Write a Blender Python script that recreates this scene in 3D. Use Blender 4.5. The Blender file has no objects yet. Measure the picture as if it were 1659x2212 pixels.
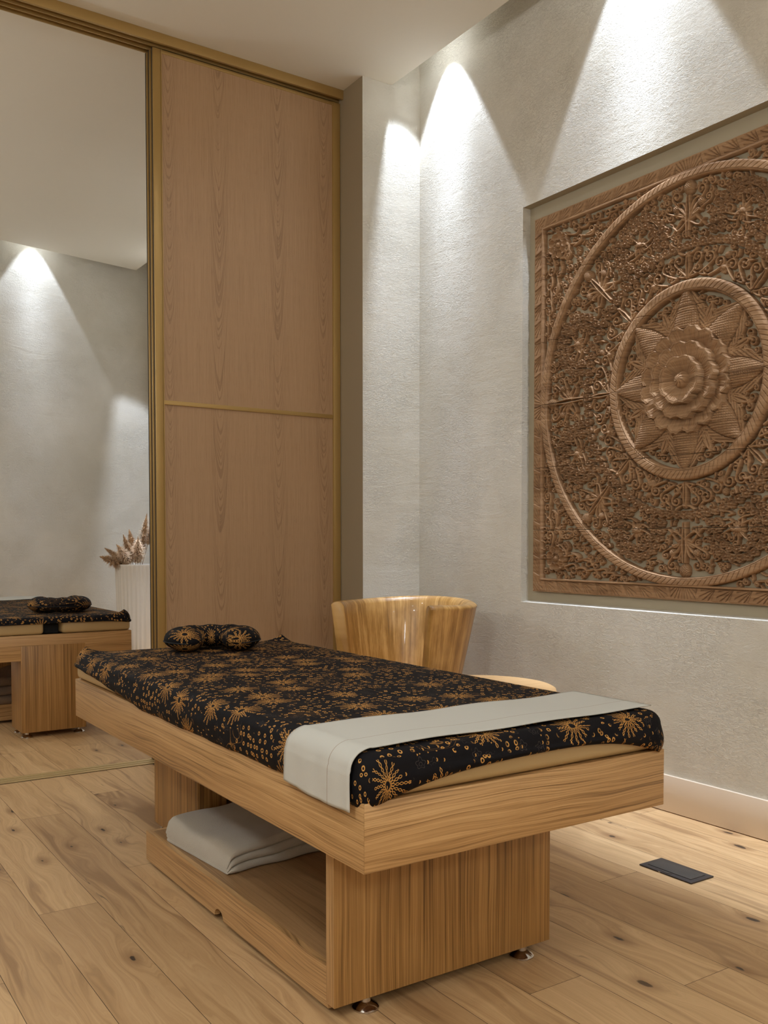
import bpy, bmesh, math, random
import numpy as np
from mathutils import Vector, Matrix
random.seed(7); rng = np.random.default_rng(7)
S = bpy.context.scene
COL = S.collection
PI = math.pi

# ------------------------------------------------------------------ camera, world, lights, exposure
W, H = 1659, 2212
F_PX, CX, CY = 2009.5, 829.5, 1247.0
PITCH, YAW = math.radians(-2.2), math.atan(1343.5/2009.5)
cam_d = bpy.data.cameras.new('camera'); cam = bpy.data.objects.new('camera', cam_d); COL.objects.link(cam)
cam.location = (0, 0, 1.0)
cam.rotation_euler = (PI/2+PITCH, 0, -YAW)
cam_d.sensor_fit = 'VERTICAL'; cam_d.sensor_height = 24; cam_d.sensor_width = 24
cam_d.lens = 24*F_PX/H
cam_d.shift_x = (W/2-CX)/H; cam_d.shift_y = (CY-H/2)/H
cam_d.clip_start = .02
S.camera = cam
S.view_settings.view_transform = 'Standard'; S.view_settings.look = 'None'
S.view_settings.gamma = 1; S.view_settings.use_curve_mapping = False
S.view_settings.exposure = 0.46
S.cycles.max_bounces = 10; S.cycles.diffuse_bounces = 6; S.cycles.sample_clamp_indirect = 4
w = bpy.data.worlds.new('world'); S.world = w; w.use_nodes = True
w.node_tree.nodes['Background'].inputs[0].default_value = (1, .8, .6, 1)
w.node_tree.nodes['Background'].inputs[1].default_value = 0.02

COOL = (.83, .96, 1.17); WARM = (.90, .97, 1.03)
SPOT_W = 57; CORE = (4.4, 60, .95); TOP_FILL_W = 32; SIDE_FILL_W = 27
def spot(name, loc, watts, ang, color, blend=.15, size=.015, target=None, core=None):
    l = bpy.data.lights.new(name, 'SPOT'); l.energy = watts; l.color = color
    l.spot_size = ang; l.spot_blend = blend; l.shadow_soft_size = size
    o = bpy.data.objects.new(name, l); COL.objects.link(o); o.location = loc
    if core:                                            # beam profile of a narrow reflector: strongest on its axis
        l.use_nodes = True; nt = l.node_tree; em = nt.nodes['Emission']
        tc = nt.nodes.new('ShaderNodeTexCoord'); sp = nt.nodes.new('ShaderNodeSeparateXYZ'); nt.links.new(tc.outputs['Normal'], sp.inputs[0])
        def mth(op, a, b):
            n = nt.nodes.new('ShaderNodeMath'); n.operation = op
            for i, v in enumerate((a, b)):
                if isinstance(v, (int, float)): n.inputs[i].default_value = v
                elif v is not None: nt.links.new(v, n.inputs[i])
            return n.outputs[0]
        d = mth('SUBTRACT', 1.0, mth('ABSOLUTE', sp.outputs[2], None))
        g = mth('POWER', 2.718, mth('MULTIPLY', d, -core[1]))
        nt.links.new(mth('ADD', core[2], mth('MULTIPLY', g, core[0])), em.inputs['Strength'])
    if target is not None:
        o.rotation_euler = (Vector(target)-Vector(loc)).to_track_quat('-Z', 'Y').to_euler()
    return o
SLOT_X, SLOT_Z = 2.640, 3.493
BEAM = 2*math.atan(.57)
for y in (3.58, 2.42, 1.27, .12, -1.03):                # the downlights hidden in the ceiling slot, this room
    spot('slot_downlight_lamp', (SLOT_X, y, SLOT_Z), SPOT_W, BEAM, COOL, core=CORE)
for y in (5.75, 7.02):                                  # the same slot carries on in the next room
    spot('slot_downlight_lamp', (SLOT_X, y, SLOT_Z), SPOT_W*1.9, BEAM, COOL, core=CORE)
FD = Vector((1.077, .195, 0)).normalized()              # direction of the far wall of the next room
FN = Vector((-FD.y, FD.x, 0))
for t in (.31, -.85, -2.0):
    p = Vector((1.511, 7.36, 0)) + FD*t + FN*.035
    spot('far_slot_downlight_lamp', (p.x, p.y, SLOT_Z), SPOT_W*.55, BEAM, COOL, core=CORE)
for x, y, k in ((.1, -1.0, .7), (1.5, -1.1, .4), (-.6, .6, 1.2), (-.6, 2.4, 1.2), (1.3, 1.6, .25), (1.75, 2.9, .5), (.3, 5.4, .7), (-.5, 6.0, .7)):   # unseen fill spots added under the ceiling to brighten both rooms
    spot('ceiling_fill_light', (x, y, 3.2), TOP_FILL_W*k, math.radians(150), WARM, 1.0, .09)

def fill_point(loc, watts, r=.12):
    l = bpy.data.lights.new('side_fill_light', 'POINT'); l.energy = watts; l.color = WARM; l.shadow_soft_size = r
    o = bpy.data.objects.new('side_fill_light', l); COL.objects.link(o); o.location = loc
for p, k in (((-1.0, .5, 2.2), 1.35), ((-.5, -1.5, 2.0), .8), ((1.9, -1.5, 2.0), .6), ((-1.0, 5.3, 2.2), 1.1)):   # added point lights out of view, soft fill with no fitting
    fill_point(p, SIDE_FILL_W*k)

# ------------------------------------------------------------------ small helpers
def link(name, me, mat=None, parent=None, loc=None):
    o = bpy.data.objects.new(name, me); COL.objects.link(o)
    if mat is not None:
        for m in (mat if isinstance(mat, (list, tuple)) else [mat]): me.materials.append(m)
    if parent is not None: o.parent = parent
    if loc is not None: o.location = loc
    return o
def tag(o, label, cat, group=None):
    o['label'] = label; o['category'] = cat
    if group: o['group'] = group
    return o
def thing(name, label, cat, loc=(0, 0, 0), rz=0, group=None):
    o = bpy.data.objects.new(name, None); COL.objects.link(o); o.location = loc; o.rotation_euler = (0, 0, rz)
    o.empty_display_size = .05
    return tag(o, label, cat, group)
def struct(o): o['kind'] = 'structure'; return o
def smooth(me, ang=None):
    for p in me.polygons: p.use_smooth = True
    if ang is not None: me.set_sharp_from_angle(angle=math.radians(ang))
def pyd(name, v, f, mat=None, parent=None, sm=None):
    me = bpy.data.meshes.new(name); me.from_pydata([tuple(p) for p in v], [], f); me.update()
    if sm is not None: smooth(me, sm)
    return link(name, me, mat, parent)
def box(name, x0, x1, y0, y1, z0, z1, mat=None, parent=None, bev=0.0, seg=2):
    bm = bmesh.new()
    bmesh.ops.create_cube(bm, size=1)
    bmesh.ops.scale(bm, vec=(x1-x0, y1-y0, z1-z0), verts=bm.verts)
    bmesh.ops.translate(bm, vec=((x0+x1)/2, (y0+y1)/2, (z0+z1)/2), verts=bm.verts)
    if bev: bmesh.ops.bevel(bm, geom=bm.edges[:], offset=bev, segments=seg, affect='EDGES', profile=.5)
    me = bpy.data.meshes.new(name); bm.to_mesh(me); bm.free()
    if bev: smooth(me, 40)
    return link(name, me, mat, parent)
def prism(name, outline, z0, z1, mat=None, parent=None, bev=0, axis='z', seg=3, ang=40):
    """outline of (a, b) pairs extruded along z (or along x with axis='x': a=y, b=z)"""
    bm = bmesh.new()
    if axis == 'z': vs = [bm.verts.new((a, b, z0)) for a, b in outline]; d = (0, 0, z1-z0)
    elif axis == 'x': vs = [bm.verts.new((z0, a, b)) for a, b in outline]; d = (z1-z0, 0, 0)
    else: vs = [bm.verts.new((a, z0, b)) for a, b in outline]; d = (0, z1-z0, 0)
    f = bm.faces.new(vs)
    r = bmesh.ops.extrude_face_region(bm, geom=[f])
    bmesh.ops.translate(bm, vec=d, verts=[g for g in r['geom'] if isinstance(g, bmesh.types.BMVert)])
    bmesh.ops.recalc_face_normals(bm, faces=bm.faces[:])
    if bev: bmesh.ops.bevel(bm, geom=bm.edges[:], offset=bev, segments=seg, affect='EDGES', profile=.5)
    me = bpy.data.meshes.new(name); bm.to_mesh(me); bm.free()
    if bev: smooth(me, ang)
    return link(name, me, mat, parent)
def lathe(name, prof, mat=None, parent=None, n=48, ang=35):
    v = []; f = []
    for r, z in prof:
        for k in range(n): a = 2*PI*k/n; v.append((r*math.cos(a), r*math.sin(a), z))
    for i in range(len(prof)-1):
        for k in range(n): f.append((i*n+k, i*n+(k+1) % n, (i+1)*n+(k+1) % n, (i+1)*n+k))
    f.append(tuple(range(n-1, -1, -1))); f.append(tuple(range((len(prof)-1)*n, len(prof)*n)))
    return pyd(name, v, f, mat, parent, ang)
def grid(name, P, mat=None, parent=None, closed=False, uv=None, sm=True, ang=None):
    """P: array (rows, cols, 3); closed wraps columns"""
    P = np.asarray(P, dtype=np.float32); R, C = P.shape[:2]
    cc = C if closed else C-1
    i = np.arange(R-1)[:, None]*C; j = np.arange(cc)[None, :]; j2 = (j+1) % C
    q = np.stack([i+j, i+j2, i+C+j2, i+C+j], -1).reshape(-1, 4)
    me = bpy.data.meshes.new(name)
    me.vertices.add(R*C); me.vertices.foreach_set('co', P.reshape(-1))
    me.loops.add(q.size); me.loops.foreach_set('vertex_index', q.reshape(-1).astype(np.int32))
    me.polygons.add(len(q)); me.polygons.foreach_set('loop_start', np.arange(0, q.size, 4, dtype=np.int32))
    me.update(calc_edges=True); me.validate()
    if uv is not None:
        lay = me.uv_layers.new(name='UVMap'); u = np.asarray(uv, dtype=np.float32).reshape(-1, 2)
        lay.data.foreach_set('uv', u[q.reshape(-1)].reshape(-1))
    if sm: smooth(me, ang)
    return link(name, me, mat, parent)
def vnoise(shape, cells, seed=0):
    """smooth value noise, numpy"""
    r = np.random.default_rng(seed); g = r.standard_normal((cells[0]+3, cells[1]+3))
    y = np.linspace(0, cells[0], shape[0]); x = np.linspace(0, cells[1], shape[1])
    yi = y.astype(int); xi = x.astype(int); fy = y-yi; fx = x-xi
    fy = fy*fy*(3-2*fy); fx = fx*fx*(3-2*fx)
    a = g[yi][:, xi]; b = g[yi][:, xi+1]; c = g[yi+1][:, xi]; d = g[yi+1][:, xi+1]
    return (a*(1-fx)+b*fx)*(1-fy)[:, None]+(c*(1-fx)+d*fx)*fy[:, None]

# ------------------------------------------------------------------ materials (all node based)
def srgb(r, g, b):
    return tuple(((c/255)/12.92 if c/255 <= .04045 else ((c/255+.055)/1.055)**2.4) for c in (r, g, b))+(1,)
class NT:
    def __init__(s, name):
        s.m = bpy.data.materials.new(name); s.m.use_nodes = True; s.t = s.m.node_tree; s.n = s.t.nodes
        s.b = s.n['Principled BSDF']
    def node(s, typ, ins=None, **kw):
        n = s.n.new(typ)
        for k, v in kw.items(): setattr(n, k, v)
        for k, v in (ins or {}).items(): s.set(n.inputs[k], v)
        return n
    def set(s, sock, v):
        if isinstance(v, bpy.types.NodeSocket): s.t.links.new(v, sock)
        else: sock.default_value = v
    def M(s, op, a, b=None, c=None, clamp=False):
        n = s.node('ShaderNodeMath', operation=op, use_clamp=clamp); s.set(n.inputs[0], a)
        if b is not None: s.set(n.inputs[1], b)
        if c is not None: s.set(n.inputs[2], c)
        return n.outputs[0]
    def V(s, op, a, b=None, scale=None):
        n = s.node('ShaderNodeVectorMath', operation=op); s.set(n.inputs[0], a)
        if b is not None: s.set(n.inputs[1], b)
        if scale is not None: s.set(n.inputs['Scale'], scale)
        return n.outputs['Value'] if op in ('LENGTH', 'DOT_PRODUCT', 'DISTANCE') else n.outputs[0]
    def xyz(s, v):
        n = s.node('ShaderNodeSeparateXYZ', {0: v}); return n.outputs[0], n.outputs[1], n.outputs[2]
    def comb(s, x, y, z=0.0): return s.node('ShaderNodeCombineXYZ', {0: x, 1: y, 2: z}).outputs[0]
    def noise(s, v, scale=1.0, detail=2.0, rough=.5, dist=0.0, out=0):
        return s.node('ShaderNodeTexNoise', {'Vector': v, 'Scale': scale, 'Detail': detail, 'Roughness': rough, 'Distortion': dist}).outputs[out]
    def ramp(s, f, stops):
        n = s.node('ShaderNodeValToRGB', {0: f}); e = n.color_ramp.elements
        while len(e) < len(stops): e.new(.5)
        for el, (p, c) in zip(e, stops): el.position = p; el.color = c
        return n.outputs[0]
    def step(s, v, lo, hi):
        n = s.node('ShaderNodeMapRange', {'Value': v, 'From Min': lo, 'From Max': hi}); n.interpolation_type = 'SMOOTHSTEP'
        return n.outputs[0]
    def mix(s, f, a, b, mode='MIX'):
        n = s.node('ShaderNodeMix', data_type='RGBA', blend_type=mode); s.set(n.inputs['Factor'], f)
        s.set(n.inputs[6], a); s.set(n.inputs[7], b); return n.outputs[2]
    def obj(s): return s.node('ShaderNodeTexCoord').outputs['Object']
    def uv(s): return s.node('ShaderNodeTexCoord').outputs['UV']
    def bump(s, h, strength=.3, dist=.002):
        n = s.node('ShaderNodeBump', {'Height': h, 'Strength': strength, 'Distance': dist})
        s.t.links.new(n.outputs[0], s.b.inputs['Normal'])
    def out(s, color, rough=.5, metal=0.0, spec=None, coat=None):
        s.set(s.b.inputs['Base Color'], color); s.set(s.b.inputs['Roughness'], rough); s.set(s.b.inputs['Metallic'], metal)
        if spec is not None: s.set(s.b.inputs['Specular IOR Level'], spec)
        if coat is not None: s.set(s.b.inputs['Coat Weight'], coat)
        return s.m

def m_plain(name, col, rough=.5, metal=0, nb=None):
    t = NT(name); v = t.obj()
    n = t.noise(v, 3.0, 3)
    c = t.mix(t.M('MULTIPLY', n, .12), col, tuple(x*.85 for x in col[:3])+(1,))
    if nb: t.bump(t.noise(v, nb[0], 2), nb[1], nb[2])
    return t.out(c, rough, metal)

def m_plaster():
    t = NT('rough_plaster'); v = t.obj()
    big = t.noise(v, 1.6, 4, .6); vs = t.V('MULTIPLY', v, (1, 1, 1.0))
    blot = t.noise(vs, 5, 4, .6, .6)
    c = t.mix(t.step(big, .3, .75), srgb(200, 193, 178), srgb(214, 208, 196))
    c = t.mix(t.M('MULTIPLY', t.step(blot, .55, .8), .35), c, srgb(186, 177, 160))
    pv = t.V('MULTIPLY', v, (1, .8, 1.5))
    fine = t.noise(pv, 75, 3, .65, .5)
    grain = t.noise(pv, 190, 2, .6)
    rid = t.M('ABSOLUTE', t.M('SUBTRACT', t.noise(pv, 48, 3, .6, 1.2), .5))
    trowel = t.noise(t.V('MULTIPLY', v, (1, 1.2, 4)), 2.2, 4, .65, 1.0)
    h = t.M('ADD', t.M('MULTIPLY', fine, .8), t.M('MULTIPLY', grain, .35))
    h = t.M('SUBTRACT', h, t.M('MULTIPLY', t.step(rid, .05, .0), .35))
    patch = t.step(t.noise(v, 3.1, 3, .6), .35, .6)
    h = t.M('MULTIPLY', h, t.M('ADD', t.M('MULTIPLY', patch, .65), .35))
    h = t.M('ADD', h, t.M('MULTIPLY', trowel, .9))
    t.bump(h, .85, .0035)
    return t.out(c, .85, spec=.25)

def m_wood(name, stops, axis='y', line=260, stretch=5, amp=.014, rough=.42, cath=0.0, bump=.12, seed=0.0, coat=0.0, flip=1):
    """straight oak grain along `axis` of object space, broad cathedral bends where the slow noise is strong"""
    t = NT(name); x, y, z = t.xyz(t.obj())
    along = {'x': x, 'y': y, 'z': z}[axis]
    if axis == 'x': a, b = z, y
    elif axis == 'y': a, b = z, x
    else: a, b = x, y
    cross = t.M('ADD', a, t.M('MULTIPLY', b, .9*flip))
    slow = t.noise(t.comb(t.M('MULTIPLY', cross, 9.0), t.M('ADD', t.M('MULTIPLY', along, 1.7), seed), seed), 1, 2, .5)
    wob = t.noise(t.comb(t.M('MULTIPLY', cross, 30.0), t.M('MULTIPLY', along, 9), seed+3), 1, 2, .5)
    ph = t.M('ADD', cross, t.M('ADD', t.M('MULTIPLY', t.M('SUBTRACT', slow, .5), amp*7), t.M('MULTIPLY', wob, amp*.12)))
    l1 = t.noise(t.comb(t.M('MULTIPLY', ph, line), t.M('MULTIPLY', along, stretch), seed), 1, 3, .6)
    l2 = t.noise(t.comb(t.M('MULTIPLY', ph, line*.28), t.M('MULTIPLY', along, 1.5), seed+5), 1, 2, .5)
    pores = t.noise(t.comb(t.M('MULTIPLY', cross, line*3.5), t.M('MULTIPLY', along, stretch*6), seed+9), 1, 2, .6)
    g = t.M('ADD', t.M('MULTIPLY', l1, .62), t.M('MULTIPLY', l2, .38))
    c = t.ramp(g, stops)
    c = t.mix(t.M('MULTIPLY', t.step(pores, .58, .75), .28), c, stops[0][1], 'MULTIPLY')
    t.bump(t.M('ADD', g, t.M('MULTIPLY', pores, .5)), bump, .001)
    return t.out(c, rough, coat=coat)

def m_veneer():
    t = NT('oak_door_veneer'); x, y, z = t.xyz(t.obj())
    W0 = .232
    xs = t.M('ADD', x, t.M('MULTIPLY', t.noise(t.comb(0.0, t.M('MULTIPLY', z, .9), 0.0), 1, 1), .02))
    xm = t.M('ABSOLUTE', t.M('SUBTRACT', xs, 1.553))
    for cxx in (1.793, 2.097, 2.350): xm = t.M('MINIMUM', xm, t.M('ABSOLUTE', t.M('SUBTRACT', xs, cxx)))
    ph = t.M('SUBTRACT', z, t.M('MULTIPLY', t.M('MULTIPLY', xm, xm), 190.0))
    col = t.M('FLOOR', t.M('MULTIPLY', t.M('SUBTRACT', xs, 1.42), 3.9))
    ph = t.M('ADD', ph, t.M('MULTIPLY', t.noise(t.comb(t.M('MULTIPLY', x, 26), t.M('MULTIPLY', z, 3), 0), 1, 2), .10))
    l1 = t.noise(t.comb(t.M('MULTIPLY', ph, 34.0), t.M('MULTIPLY', col, 7.3), 0.0), 1, 2, .6)
    near = t.step(t.M('ABSOLUTE', xm), .060, .022)
    fine = t.noise(t.comb(t.M('MULTIPLY', x, 260), t.M('MULTIPLY', z, 3.0), 2.0), 1, 3, .6)
    g = t.M('ADD', t.M('MULTIPLY', fine, .5), .25)
    arch = t.M('MULTIPLY', t.step(l1, .46, .62), near)
    g = t.M('SUBTRACT', g, t.M('MULTIPLY', t.M('SUBTRACT', arch, .25), .17))
    c = t.ramp(g, [(.25, srgb(130, 99, 70)), (.5, srgb(164, 130, 96)), (.8, srgb(182, 148, 112))])
    pores = t.noise(t.comb(t.M('MULTIPLY', x, 700), t.M('MULTIPLY', z, 14), 5.0), 1, 2, .6)
    c = t.mix(t.M('MULTIPLY', t.step(pores, .55, .7), .25), c, srgb(150, 110, 80), 'MULTIPLY')
    t.bump(fine, .08, .001)
    return t.out(c, .5)

def m_floor():
    t = NT('oak_floor_planks'); u, v, _ = t.xyz(t.uv())
    rnd = t.node('ShaderNodeAttribute', attribute_name='plank_tone').outputs['Fac']
    rv = t.M('MULTIPLY', rnd, 37.0)
    kv = t.comb(t.M('MULTIPLY', u, 6.0), t.M('MULTIPLY', v, 2.6), rv)
    vor = t.node('ShaderNodeTexVoronoi', {'Vector': kv, 'Scale': 1.0, 'Randomness': 1.0}, voronoi_dimensions='2D')
    kr, kg, kb = t.xyz(vor.outputs['Color'])
    dloc = vor.outputs['Distance']
    kmask = t.step(kr, .52, .57)
    bend = t.M('MULTIPLY', t.M('MULTIPLY', t.step(dloc, .42, .0), kmask), .045)
    slow = t.noise(t.comb(t.M('MULTIPLY', u, 9), t.M('MULTIPLY', v, 1.3), rv), 1, 3, .55)
    ph = t.M('ADD', u, t.M('ADD', t.M('MULTIPLY', t.M('SUBTRACT', slow, .5), .16), bend))
    l1 = t.noise(t.comb(t.M('MULTIPLY', ph, 210), t.M('MULTIPLY', v, 3.5), rv), 1, 3, .6)
    l2 = t.noise(t.comb(t.M('MULTIPLY', ph, 55), t.M('MULTIPLY', v, 1.2), rv), 1, 3, .55)
    pores = t.noise(t.comb(t.M('MULTIPLY', u, 800), t.M('MULTIPLY', v, 30), rv), 1, 2, .6)
    g = t.M('ADD', t.M('MULTIPLY', l1, .4), t.M('MULTIPLY', l2, .6))
    c = t.ramp(g, [(.22, srgb(142, 108, 70)), (.45, srgb(186, 149, 104)), (.62, srgb(203, 167, 121)), (.85, srgb(215, 182, 138))])
    tone = t.M('MULTIPLY', t.M('SUBTRACT', rnd, .5), .5)
    c = t.mix(t.M('MAXIMUM', tone, 0.0), c, srgb(222, 188, 142))
    c = t.mix(t.M('MAXIMUM', t.M('MULTIPLY', tone, -1.0), 0.0), c, srgb(120, 84, 50))
    streak = t.noise(t.comb(t.M('MULTIPLY', ph, 16), t.M('MULTIPLY', v, .8), t.M('ADD', rv, 4.0)), 1, 3, .6)
    c = t.mix(t.M('MULTIPLY', t.step(streak, .54, .68), .6), c, srgb(128, 92, 58))
    c = t.mix(t.M('MULTIPLY', t.step(pores, .6, .75), .25), c, srgb(120, 84, 50))
    halo = t.M('MULTIPLY', t.step(dloc, .20, .03), kmask)
    c = t.mix(t.M('MULTIPLY', halo, .55), c, srgb(120, 82, 48))
    jag = t.M('ADD', t.M('ADD', dloc, t.M('MULTIPLY', kg, .045)), t.M('MULTIPLY', t.M('SUBTRACT', t.noise(kv, 9, 2), .5), .09))
    core = t.M('MULTIPLY', t.step(jag, .072, .05), kmask)
    c = t.mix(core, c, srgb(66, 50, 36))
    crk = t.noise(t.comb(t.M('MULTIPLY', ph, 18), t.M('MULTIPLY', v, 1.0), t.M('ADD', rv, 9.0)), 1, 2, .5)
    cm = t.M('MULTIPLY', t.step(t.M('ABSOLUTE', t.M('SUBTRACT', crk, .5)), .0055, .002), t.step(t.noise(t.comb(t.M('MULTIPLY', u, 6), t.M('MULTIPLY', v, 1.6), rv), 1, 2), .62, .68))
    c = t.mix(t.M('MULTIPLY', cm, .8), c, srgb(60, 44, 30))
    t.bump(t.M('SUBTRACT', g, core), .12, .0012)
    return t.out(c, t.M('ADD', t.M('MULTIPLY', g, .15), .38))

def m_batik(name='batik_cloth', scale=1.0):
    """black cotton printed with gold chain bursts, little loops, dotted arcs and faint grey blossoms"""
    t = NT(name); P = t.V('SCALE', t.uv(), scale=scale)
    gold = srgb(196, 142, 74); grey = srgb(70, 62, 58); base = srgb(13, 11, 13)
    def cells(sc, rnd, off=(0, 0, 0)):
        q = t.V('ADD', P, off)
        vn = t.node('ShaderNodeTexVoronoi', {'Vector': q, 'Scale': sc, 'Randomness': rnd}, voronoi_dimensions='2D')
        loc = t.V('SUBTRACT', q, vn.outputs['Position']); lx, ly, _ = t.xyz(loc)
        r = t.M('SQRT', t.M('ADD', t.M('MULTIPLY', lx, lx), t.M('MULTIPLY', ly, ly)))
        return lx, ly, r, t.xyz(vn.outputs['Color'])
    def AND(a, b): return t.M('MULTIPLY', a, b)
    def lt(a, b, e=.0003): return t.step(a, t.M('ADD', b, e) if not isinstance(b, float) else b+e, t.M('SUBTRACT', b, e) if not isinstance(b, float) else b-e)
    lx, ly, r, (c1, c2, c3) = cells(7.4, .72)
    th = t.M('ARCTAN2', ly, lx)
    NR = 17
    ang = t.M('MULTIPLY', t.M('ADD', th, t.M('MULTIPLY', c2, 6.0)), NR/(2*PI))
    tt = t.M('ABSOLUTE', t.M('MULTIPLY', t.M('SUBTRACT', t.M('FRACT', t.M('ADD', ang, 50)), .5), t.M('MULTIPLY', r, 2*PI/NR)))
    idx = t.M('FLOOR', t.M('ADD', ang, 50))
    wn = t.node('ShaderNodeTexWhiteNoise', {'W': t.M('ADD', idx, t.M('MULTIPLY', c1, 91.0))}, noise_dimensions='1D')
    R = t.M('ADD', .036, t.M('MULTIPLY', wn.outputs[0], .020))
    wdt = t.M('MULTIPLY', t.M('ABSOLUTE', t.M('SINE', t.M('MULTIPLY', r, PI/.0095))), .0023)
    link_ = lt(t.M('ABSOLUTE', t.M('SUBTRACT', tt, wdt)), .0007)
    chain = AND(AND(link_, lt(r, R)), AND(t.step(r, .007, .009), t.step(c1, .22, .24)))
    inb = AND(lt(r, .060, .004), t.step(c1, .22, .24))
    # small loops in drifts
    ax, ay, ar, (d1, d2, d3) = cells(58.0, .9, (3.3, 1.7, 0))
    drift = t.step(t.noise(P, 9.0, 2, .5), .44, .50)
    loop = AND(AND(lt(t.M('ABSOLUTE', t.M('SUBTRACT', ar, .0036)), .0011, .0004), t.step(d1, .30, .32)), drift)
    loop = AND(loop, t.M('SUBTRACT', 1.0, inb))
    dash = AND(AND(lt(t.M('ABSOLUTE', t.M('SUBTRACT', ar, .0022)), .0012, .0004), t.step(ax, .0, .0004)), AND(t.step(d2, .55, .57), t.M('SUBTRACT', 1.0, drift)))
    # dotted arcs
    n2 = t.noise(t.V('ADD', P, (7, 2, 0)), 7.0, 1, .5)
    arcs = AND(t.step(t.M('ABSOLUTE', t.M('SUBTRACT', t.M('FRACT', t.M('MULTIPLY', n2, 26.0)), .5)), .075, .05), t.step(t.M('SINE', t.M('MULTIPLY', t.M('ADD', t.xyz(P)[0], t.M('MULTIPLY', t.xyz(P)[1], .6)), 2400.0)), -.2, .2))
    arcs = AND(AND(arcs, t.step(n2, .60, .63)), t.M('SUBTRACT', 1.0, inb))
    g = t.M('MAXIMUM', t.M('MAXIMUM', chain, loop), t.M('MAXIMUM', t.M('MULTIPLY', dash, .9), t.M('MULTIPLY', arcs, .6)), clamp=True)
    # faint grey blossoms
    bx, by, br, (e1, e2, e3) = cells(24.0, .9, (1.1, 5.2, 0))
    pet = t.M('ADD', .0095, t.M('MULTIPLY', t.M('SINE', t.M('MULTIPLY', t.M('ARCTAN2', by, bx), 5.0)), .0022))
    bl = t.M('MAXIMUM', lt(t.M('ABSOLUTE', t.M('SUBTRACT', br, pet)), .0006), lt(t.M('ABSOLUTE', t.M('SUBTRACT', br, .0036)), .0005))
    bl = AND(AND(bl, t.step(e1, .4, .42)), t.M('SUBTRACT', 1.0, t.M('MAXIMUM', inb, drift)))
    c = t.mix(t.M('MULTIPLY', t.noise(P, 30, 3), .35), base, srgb(30, 27, 30))
    c = t.mix(t.M('MULTIPLY', bl, .8), c, grey)
    c = t.mix(g, c, gold)
    weave = t.noise(P, 900, 1); t.bump(t.M('ADD', t.noise(P, 22, 3), t.M('MULTIPLY', weave, .1)), .35, .003)
    return t.out(c, .72, spec=.12)

def m_linen():
    t = NT('white_linen'); u, v, _ = t.xyz(t.uv()); P = t.uv()
    wv = t.M('ADD', t.noise(t.comb(t.M('MULTIPLY', u, 900), t.M('MULTIPLY', v, 60), 0), 1, 1), t.noise(t.comb(t.M('MULTIPLY', u, 60), t.M('MULTIPLY', v, 900), 0), 1, 1))
    c = t.mix(t.M('MULTIPLY', t.noise(P, 8, 3), .3), srgb(190, 187, 178), srgb(176, 172, 162))
    st = t.step(t.M('ABSOLUTE', t.M('SUBTRACT', v, .075)), .0012, .0006)
    c = t.mix(t.M('MULTIPLY', st, .75), c, srgb(146, 122, 100))
    t.bump(t.M('SUBTRACT', t.M('MULTIPLY', wv, .5), st), .25, .0012)
    return t.out(c, .85, spec=.2)

def m_towel():
    t = NT('grey_towelling'); v = t.obj()
    c = t.mix(t.noise(v, 6, 3), srgb(186, 176, 160), srgb(168, 158, 142))
    t.bump(t.M('ADD', t.noise(v, 420, 2), t.M('MULTIPLY', t.noise(v, 14, 3), 3)), .4, .003)
    t.set(t.b.inputs['Sheen Weight'], .2)
    return t.out(c, .95, spec=.1)

def m_teak():
    t = NT('carved_teak'); x, y, z = t.xyz(t.obj())
    b = t.M('FLOOR', t.M('DIVIDE', z, .2693))
    g = t.noise(t.comb(t.M('MULTIPLY', z, 120), t.M('MULTIPLY', y, 6), b), 1, 3, .6)
    s = t.noise(t.comb(t.M('MULTIPLY', z, 18), t.M('MULTIPLY', y, 2.2), b), 1, 3, .6)
    c = t.ramp(t.M('ADD', t.M('MULTIPLY', g, .5), t.M('MULTIPLY', s, .5)), [(.3, srgb(116, 86, 60)), (.5, srgb(154, 120, 88)), (.75, srgb(184, 150, 116))])
    t.bump(g, .2, .001)
    return t.out(c, .75, spec=.15)

def m_chair():
    t = NT('amber_lacquered_wood'); x, y, z = t.xyz(t.obj())
    ang = t.M('ARCTAN2', y, x)
    a = t.noise(t.comb(t.M('MULTIPLY', ang, 9), t.M('MULTIPLY', z, 1.6), 0), 1, 4, .65, .4)
    b = t.noise(t.comb(t.M('MULTIPLY', ang, 60), t.M('MULTIPLY', z, 4), 2), 1, 3, .6)
    bl = t.noise(t.comb(t.M('MULTIPLY', ang, 7), t.M('MULTIPLY', z, 9), 4), 1, 3, .6)
    g = t.M('ADD', t.M('MULTIPLY', a, .5), t.M('ADD', t.M('MULTIPLY', b, .25), t.M('MULTIPLY', bl, .25)))
    c = t.ramp(g, [(.32, srgb(108, 76, 32)), (.47, srgb(166, 122, 62)), (.58, srgb(204, 160, 96)), (.75, srgb(224, 188, 130))])
    t.bump(b, .08, .002)
    return t.out(c, t.M('ADD', .3, t.M('MULTIPLY', bl, .15)), coat=.25)

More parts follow.
